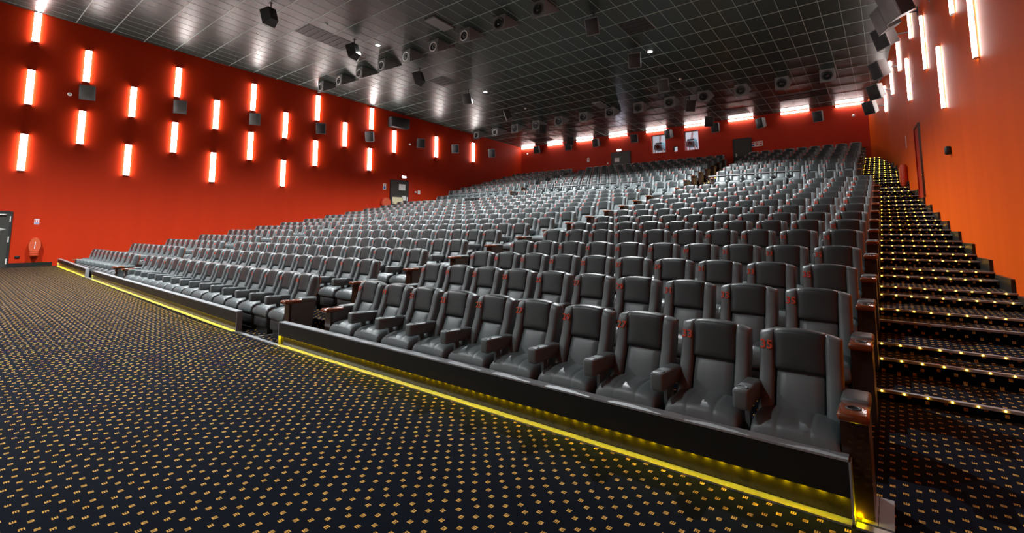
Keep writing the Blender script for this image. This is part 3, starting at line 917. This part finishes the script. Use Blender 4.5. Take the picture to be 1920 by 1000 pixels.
for q, (px, py, yw, sc__, lt, lab) in enumerate([(1690, 2, -1.1, 1.15, True, 'topmost, cut by the picture edge'), (1668, 30, -1.2, 1.1, True, 'second from the top, seen from below'),
                                              (1664, 66, -.95, 1.1, False, 'third from the top, tilted'), (1654, 127, -1.0, 1.05, False, 'fourth from the top'),
                                              (1646, 169, -.75, 1.0, False, 'fifth from the top'), (1630, 200, -.7, 1.0, False, 'lowest, by the back corner')]):
    yy = [14.6, 16.6, 18.6, 21.6, 24.4, 27.4][q]; px += 9
    p = on_plane(px, py, (0, yy, 0), (0, 1, 0))
    ar = max(.4, right_x(yy) - p[0])
    yawr = right_yaw(yy)
    wall_speaker((right_x(yy), yy, p[2]), (-math.cos(yawr), -math.sin(yawr), 0), yw, .3, f'black hanging speaker on right orange wall, {lab}', 'surround speakers on the right wall', min(ar, .75), sc__, lt)

# ceiling wedges with one round driver
WED = {}
b = MB(); w, h, l = .29, .60, 1.02
b.poly([(-w, 0, 0), (w, 0, 0), (w, 0, -h), (-w, 0, -h), (-w, l, -CSL * l), (w, l, -CSL * l)], [(0, 1, 2, 3), (1, 5, 2), (0, 3, 4), (3, 2, 5, 4), (0, 4, 5, 1)])
WED['housing'] = b.mesh('housing', 'wedge_grey')
b = MB(); b.lathe([(.225, 0), (.225, .022), (.20, .03), (.172, .02), (.172, .0)], (0, -.001, -.31), '-Y', 24); WED['ring'] = b.mesh('ring', 'lit_ring')
b = MB(); b.lathe([(.225, 0), (.225, .022), (.20, .03), (.172, .02), (.172, .0)], (0, -.001, -.31), '-Y', 24); WED['ring_shaded'] = b.mesh('ring', 'cabinet')  # shaded copy of the same ring, shade put into the colour
b = MB(); b.lathe([(.174, .016), (.08, -.0005), (.06, .003), (.045, .022), (.01, .03)], (0, -.001, -.31), '-Y', 20); WED['driver'] = b.mesh('driver', 'cone')
def wedge(x, y, light, label, group):
    o = empty('ceiling_speaker', (x, y - .1, ceil_z(y - .1) - .003))
    add('housing', WED['housing'], o)
    r = add('driver', WED['driver'], o)
    add('ring', WED['ring' if light else 'ring_shaded'], o)
    tag(o, label, 'speaker', group)
for q in range(9):
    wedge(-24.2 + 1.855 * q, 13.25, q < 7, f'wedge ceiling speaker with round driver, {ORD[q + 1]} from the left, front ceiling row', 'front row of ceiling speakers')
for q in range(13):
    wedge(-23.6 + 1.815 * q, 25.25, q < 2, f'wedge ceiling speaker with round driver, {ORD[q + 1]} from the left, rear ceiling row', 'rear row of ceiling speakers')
# hanging box speakers along two ceiling lines
def hung(x, y, yw, label, light):
    z = ceil_z(y)
    g = SPK_LIT if light else SPK
    o = empty('hanging_speaker', (x, y, z))
    rot = Matrix.Translation((0, 0, -.52)) @ Matrix.Rotation(yw, 4, 'Z') @ Matrix.Rotation(.35, 4, 'X')
    for key in ('body', 'grille', 'rim'):
        q = add({'body': 'cabinet'}.get(key, key), g[key], o); q.matrix_local = rot @ Matrix.Translation((0, .18, 0))
    mb = MB(); mb.cyl((0, 0, 0), (0, 0, -.42), .02, n=8); mb.box(-.06, .06, -.06, .06, -.012, 0); mb.build('bracket', 'black_frame', o)
    tag(o, label, 'speaker', 'box speakers hanging from the ceiling')
for q, y in enumerate((7.6, 11.2, 14.9, 18.4, 21.9, 25.5, 29.0)):
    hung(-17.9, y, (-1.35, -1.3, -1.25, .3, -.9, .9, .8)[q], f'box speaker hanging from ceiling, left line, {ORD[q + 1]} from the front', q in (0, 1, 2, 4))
for q, y in enumerate((15.0, 18.6, 22.0, 25.6, 29.0)):
    hung(-8.15, y, (.15, .35, .05, .7, .6)[q], f'box speaker hanging from ceiling, right line, {ORD[q + 1]} from the front', False)

# ------------------------------------------------------------------ ceiling vents and hatches
def vent(px, py, nx, ny, label, m_='vent_black', drop=.004):
    p = at_ceil(px, py)
    k = round((p[0] - X_OFF) / TX - nx / 2); j = round((p[1] - Y_OFF) / TY - ny / 2)
    x0, y0 = X_OFF + k * TX, Y_OFF + j * TY
    cx_, cy_ = x0 + nx * TX / 2, y0 + ny * TY / 2
    o = empty('ceiling_vent', (cx_, cy_, ceil_z(cy_)))
    W, Lh = nx * TX / 2 - .01, ny * TY / 2 - .012
    def hx(xa, xb_, ya, yb2, d0, d1):
        return MB().hexa([(xa, ya, -CSL * ya - d1), (xb_, ya, -CSL * ya - d1), (xb_, yb2, -CSL * yb2 - d1), (xa, yb2, -CSL * yb2 - d1),
                          (xa, ya, -CSL * ya - d0), (xb_, ya, -CSL * ya - d0), (xb_, yb2, -CSL * yb2 - d0), (xa, yb2, -CSL * yb2 - d0)])
    hx(-W, W, -Lh, Lh, 0, .010).build('panel', m_, o)
    n = ny * 4
    for e in range(n):
        ya = -Lh + 2 * Lh * (e + .25) / n
        hx(-W + .03, W - .03, ya, ya + .05, .010, .022).build('slat', 'cabinet', o)
    hx(-W - .01, -W + .02, -Lh, Lh, .0, .016).build('frame', 'cabinet_grey', o); hx(W - .02, W + .01, -Lh, Lh, .0, .016).build('frame', 'cabinet_grey', o)
    tag(o, label, 'vent', 'black ceiling vents')
vent(615, 76, 2, 2, 'black slatted ceiling vent left of the front speaker row')
vent(838, 152, 2, 1, 'black slatted ceiling vent behind the front speaker row')
vent(1199, 49, 2, 1, 'black slatted ceiling vent above the brightest downlight')
vent(1373, 211, 2, 1, 'black slatted ceiling vent near the seventh back light bar')
vent(1495, 184, 4, 1, 'wide black slatted ceiling vent near the eighth back light bar')
vent(1010, 262, 3, 1, 'black slatted ceiling vent near the back left corner')
for (x, y, lab) in ((-13.6, 12.3, 'flat grey ceiling panel in front of the seventh front ceiling speaker'), (-12.9, 24.4, 'flat grey ceiling panel in front of the seventh rear ceiling speaker')):
    o = empty('ceiling_panel', (x, y, ceil_z(y) - .012))
    MB().hexa([(-.28, -.55, CSL * .55 - .06), (.28, -.55, CSL * .55 - .06), (.28, .55, -CSL * .55 - .06), (-.28, .55, -CSL * .55 - .06),
               (-.28, -.55, CSL * .55), (.28, -.55, CSL * .55), (.28, .55, -CSL * .55), (-.28, .55, -CSL * .55)]).build('slab', 'cabinet_grey', o)
    MB().box(-.30, .30, .50, .56, -.07 - CSL * .5, -.04).build('edge', 'cabinet', o)
    tag(o, lab, 'panel', 'grey ceiling panels')

# ------------------------------------------------------------------ doors
def door(n, origin, rz, width, height, label_parts, leaf='door_wood', frame='black_frame', hinges=False, closer=False, handle=True, reveal=0.0):
    o = empty(f'door_{n}', origin, rz)
    o['kind'] = 'structure'
    MB().box(-width / 2, width / 2, -.045, .0, .01, height - .05).build('leaf', leaf, o)
    for x0, x1 in ((-width / 2 - .07, -width / 2), (width / 2, width / 2 + .07)):
        MB().box(x0, x1, -.06, .0, 0, height).build('jamb', frame, o)
    MB().box(-width / 2, width / 2, -.06, .0, height - .05, height + .02).build('lintel', frame, o)
    if handle:
        mb = MB(); mb.cyl((-width * .40, -.05, 1.02), (-width * .40, -.10, 1.02), .012, n=8); mb.cyl((-width * .40, -.10, 1.02), (-width * .40 + .12, -.10, 1.02), .011, n=8)
        mb.box(-width * .40 - .025, -width * .40 + .025, -.055, -.044, .92, 1.12); mb.build('handle', 'steel', o)
    if hinges:
        for z in (.25, 1.1, 1.9):
            MB().cyl((width / 2 + .01, -.065, z - .11), (width / 2 + .01, -.065, z + .11), .018, n=8).build('hinge', 'white_plastic', o)
    if closer:
        MB().rbox(width / 2 - .42, width / 2 - .1, -.10, -.045, height - .16, height - .10, .01, 1).build('closer', 'steel', o)
    return o
def note(parent, x0, x1, z0, z1, m_='paper', y=-.05):
    return MB().box(x0, x1, y - .004, y, z0, z1).build('notice', m_, parent)
# front left fire door
pR = at_left(24, 395)
o = door(1, (left_x(pR[1] - .52), pR[1] - .52, .25), math.pi / 2 - LWA, .95, 2.2, None, hinges=True, closer=True, handle=False)
mb = MB(); mb.poly([(.16, -.05, 1.42), (.40, -.05, 1.50), (.16, -.05, 1.58)], [(0, 1, 2), (2, 1, 0)]); mb.build('arrow_mark', 'paper', o)
# upper left exit door
a = at_left(731, 336); b = at_left(766, 339)
yc = (a[1] + b[1]) / 2
o = door(2, (left_x(yc), yc, 2.47), math.pi / 2 - LWA, 1.25, 2.5, None)
note(o, -.05, .45, 1.85, 2.25); note(o, -.52, .28, .92, 1.38, 'paper_yellow'); note(o, .22, .50, 1.18, 1.48); note(o, .56, .64, 1.16, 1.42)
mb = MB(); mb.box(.69, 1.05, -.05, .0, 0, 2.5); mb.build('side_panel', 'wall_back', o)
def exit_light(p, n, label):
    o = empty('exit_light', Vector(p))
    n = Vector(n); s_ = Vector((0, 0, 1)).cross(n)
    def blk(w, d0, d1, z0, z1): return MB().hexa([tuple(s_ * e + n * f + Vector((0, 0, z))) for z in (z0, z1) for (e, f) in ((-w, d0), (w, d0), (w, d1), (-w, d1))])
    blk(.17, 0, .05, -.08, .08).build('housing', 'white_plastic', o)
    blk(.14, .05, .062, -.05, .05).build('lamp', 'led_exit', o)
    tag(o, label, 'exit light', 'exit lights over doors')
pe = at_left(757, 334)
exit_light((left_x(pe[1]), pe[1], pe[2] + .06), LW_N, 'glowing bluish emergency light over the left wall door')
# two doors in the back wall
o = door(3, (-14.82, YB, ZU[7]), 0, 1.35, 2.02, None)
note(o, -.48, -.12, 1.32, 1.62); note(o, -.28, -.16, .95, 1.1); note(o, -.08, .05, .95, 1.1)
exit_light((-14.95, YB, 7.44), (0, -1, 0), 'glowing bluish emergency light over the back wall door')
door(4, (-6.78, YB, ZU[7]), 0, .92, 2.02, None)
# door set into the right wall
yy = 18.75
yw = right_yaw(yy)
o = empty('door_5', (right_x(yy), yy, 2.70), -math.pi / 2 + yw); o['kind'] = 'structure'
MB().box(-.48, .48, -.02, .0, 0, 2.15).build('leaf', 'wall_back', o)
for x0, x1, m_ in ((-.54, -.48, 'wall_back'), (.48, .54, 'wood_dark')): MB().box(x0, x1, -.05, 0, 0, 2.2).build('jamb', m_, o)
MB().box(-.54, .54, -.05, 0, 2.15, 2.21).build('lintel', 'wood_dark', o)

# ------------------------------------------------------------------ projection booth behind the back wall
for q, (x0, x1, z0, z1) in enumerate(WIN):
    o = empty(f'window_{q + 1}', ((x0 + x1) / 2, YB, (z0 + z1) / 2)); o['kind'] = 'structure'
    w, h = (x1 - x0) / 2, (z1 - z0) / 2
    MB().box(-w, w, .26, .27, -h, h).build('pane', 'glass_booth', o)
    for e in (-1, 1):
        MB().box(e * w - .02, e * w + .02, .2, .3, -h, h).build('jamb', 'white_plastic', o)
        MB().box(-w, w, .2, .3, e * h - .02, e * h + .02).build('frame', 'white_plastic', o)
mb = MB(); mb.box(-14.5, -7.5, 34.4, 34.6, 5.8, 9.4); mb.box(-14.6, -14.4, YB + .4, 34.6, 5.8, 9.4); mb.box(-7.6, -7.4, YB + .4, 34.6, 5.8, 9.4)
mb.box(-14.5, -7.5, YB + .36, 34.6, 9.3, 9.4); mb.box(-14.5, -7.5, YB + .36, 34.6, 5.7, 5.8)
structure(mb.build('wall_booth', 'booth_wall'))
for x in (-12.1, -9.9):
    o = MB().box(x - .6, x + .6, 32.6, 33.0, 9.18, 9.28).build('booth_lamp', 'booth_lamp')
    tag(o, 'white ceiling lamp inside projection booth behind the ' + ('left' if x < -11 else 'right') + ' window', 'lamp', 'projection booth lamps')
for (x, lab) in ((-12.6, 'projector on a stand behind the left booth window'), (-10.35, 'projector on a stand behind the right booth window')):
    o = empty('projector', (x, 32.6, 5.8))
    MB().rbox(-.28, .30, -.3, .5, 1.62, 1.98, .03, 1).build('body', 'projector', o)
    MB().box(-.2, .26, -.2, .4, 1.98, 2.12).build('lamp_house', 'projector_teal', o)
    MB().cyl((.05, -.3, 1.8), (.05, -.5, 1.8), .1, n=14).build('lens', 'cone', o)
    MB().box(-.25, .3, -.2, .4, 0, 1.3).build('rack', 'projector', o)
    mb = MB()
    for e in (-.24, .3):
        mb.box(e - .03, e + .03, -.2, -.14, 1.3, 1.62); mb.box(e - .03, e + .03, .3, .36, 1.3, 1.62)
    mb.build('stand', 'steel', o)
    MB().cyl((0, .2, 2.2), (.1, .3, 3.4), .09, n=10).build('duct', 'steel', o)
    tag(o, lab, 'projector', 'cinema projectors in the booth')

# ------------------------------------------------------------------ signs, hose reels and small wall fittings
def wall_item(name, p, rz):
    return empty(name, Vector((float(p[0]), float(p[1]), float(p[2]))), rz)
LRZ = math.pi / 2 - LWA
p = at_left(69, 416)
o = wall_item('safety_sign', p, LRZ)
MB().box(-.13, .13, -.006, 0, -.13, .13).build('plate', 'paper', o)
mb = MB(); mb.box(-.10, -.05, -.009, -.005, -.03, .10); mb.box(.02, .06, -.009, -.005, -.03, .10); mb.box(-.12, -.11, -.009, -.005, -.03, .10); mb.box(.09, .12, -.009, -.005, -.03, .11); mb.build('pictogram', 'print_red', o)
MB().box(-.11, .11, -.009, -.005, -.09, -.05).build('caption_band', 'print_blue', o)
o.scale = (.56, 1, .85)
tag(o, 'square white, red and blue safety sign above the left hose reel', 'sign')
p = at_left(65, 464)
o = wall_item('hose_reel', p, LRZ)
mb = MB(); mb.cyl((0, -.02, .08), (0, -.30, .08), .36, .33, n=20); mb.build('drum', 'hose_cover', o)
mb = MB(); mb.rbox(-.26, .26, -.32, -.02, -.40, -.12, .06, 2); mb.build('cover_skirt', 'hose_cover', o)
for z in (-.16, -.24, -.32):
    MB().box(-.265, .265, -.33, -.01, z - .012, z + .012).build('strap', 'hose_red', o)
mb = MB(); mb.hexa([(-.02, -.315, -.05), (.02, -.315, -.05), (.02, -.30, -.05), (-.02, -.30, -.05), (.0, -.315, .24), (.04, -.315, .24), (.04, -.30, .24), (.0, -.30, .24)]); mb.build('buckle', 'paper', o)
MB().cyl((-.2, 0, 0), (-.2, -.04, 0), .05, n=10).build('mount', 'black_frame', o)
o.scale = (.52, .9, .92)
tag(o, 'red covered fire hose reel on left wall near the front door', 'hose reel')
p = at_left(32, 482)
o = MB().rbox(-.07, .07, -.05, 0, -.05, .05, .012, 1).build('wall_socket', 'black_frame', None, p, LRZ)
tag(o, 'small black wall socket low beside the front left door', 'socket')
p = at_left(722, 380)
o = wall_item('hose_reel', p, LRZ)
mb = MB(); mb.cyl((0, -.02, 0), (0, -.16, 0), .33, n=22); mb.build('drum', 'hose_red', o)
mb = MB(); mb.cyl((0, -.16, 0), (0, -.18, 0), .25, .22, n=22); mb.build('hub', 'hose_cover', o)
tag(o, 'round red fire hose reel beside the upper left door', 'hose reel')
def plain_sign(p, rz, w, h, label, extra=None):
    o = wall_item('sign', p, rz)
    MB().box(-w, w, -.006, 0, -h, h).build('plate', 'paper', o)
    for (x0, x1, z0, z1, m_) in (extra or []):
        MB().box(x0 * w, x1 * w, -.009, -.005, z0 * h, z1 * h).build('print', m_, o)
    tag(o, label, 'sign', 'small wall signs')
plain_sign(at_left(721, 350), LRZ, .11, .2, 'small white sign with blue print left of the upper left door', [(-.6, .6, -.7, .1, 'print_blue'), (-.3, .3, .3, .8, 'print_red')])
plain_sign(at_left(785.5, 361), LRZ, .10, .13, 'small white switch plate right of the upper left door')
RPT = [(-.7, .7, .15, .8, 'print_red'), (-.7, .7, -.75, -.2, 'print_blue')]
RPR = [(-.7, -.1, .15, .8, 'print_red'), (.1, .7, .15, .8, 'print_red'), (-.7, .7, -.7, -.1, 'print_red')]
for q, px in enumerate((1412, 1419.5, 1426.5)):
    plain_sign(at_back(px, 271 - q), 0, .10, .15, f'small pictogram sign right of the back door, {ORD[q + 1]} of three', RPT if q == 0 else RPR)
plain_sign(at_back(1103, 300), 0, .10, .15, 'small white sign alone on the back wall left of the door', [(-.4, .4, -.3, .5, 'print_red')])
for (p, rz, lab) in ((at_left(131, 177), LRZ, 'small white sensor beside the first left wall speaker'), (at_left(768.5, 271), LRZ, 'small white sensor beside the sixth left wall speaker'),
                     (at_left(779, 361), LRZ, 'tiny white call point right of the upper left door'), (at_back(989, 289), 0, 'small white sensor at the back left corner'),
                     (at_back(1140, 307), 0, 'tiny white call point left of the back wall door'), (at_back(1600, 217), 0, 'small white sensor near the back right corner')):
    o = MB().lathe([(.075, 0), (.075, .03), (.05, .06), (.02, .07)], (0, 0, 0), '-Y', 14).build('wall_sensor', 'white_plastic', None, p, rz)
    tag(o, lab, 'sensor', 'white wall sensors')
p = at_right(1783, 282)
o = MB().rbox(-.07, .07, -.10, 0, -.09, .09, .02, 1).build('wall_box', 'black_frame', None, p, -math.pi / 2 + right_yaw(p[1]))
tag(o, 'small black box alone on the right orange wall', 'box')
p = at_right(1699, 266)
o = MB().box(-.03, .03, -.012, 0, -.22, .22).build('wall_label', 'white_plastic', None, p, -math.pi / 2 + right_yaw(p[1]))
tag(o, 'thin white vertical plate above the red cabinet on right wall', 'plate')
p = at_right(1701, 330)
o = wall_item('fire_cabinet', p, -math.pi / 2 + right_yaw(p[1]))
MB().rbox(-.30, .30, -.20, 0, -.42, .42, .09, 3).build('cabinet', 'hose_red', o)
MB().rbox(-.22, .22, -.215, -.19, -.32, .32, .02, 1).build('door', 'hose_cover', o)
tag(o, 'rounded red fire cabinet on right wall above the stairs', 'cabinet')
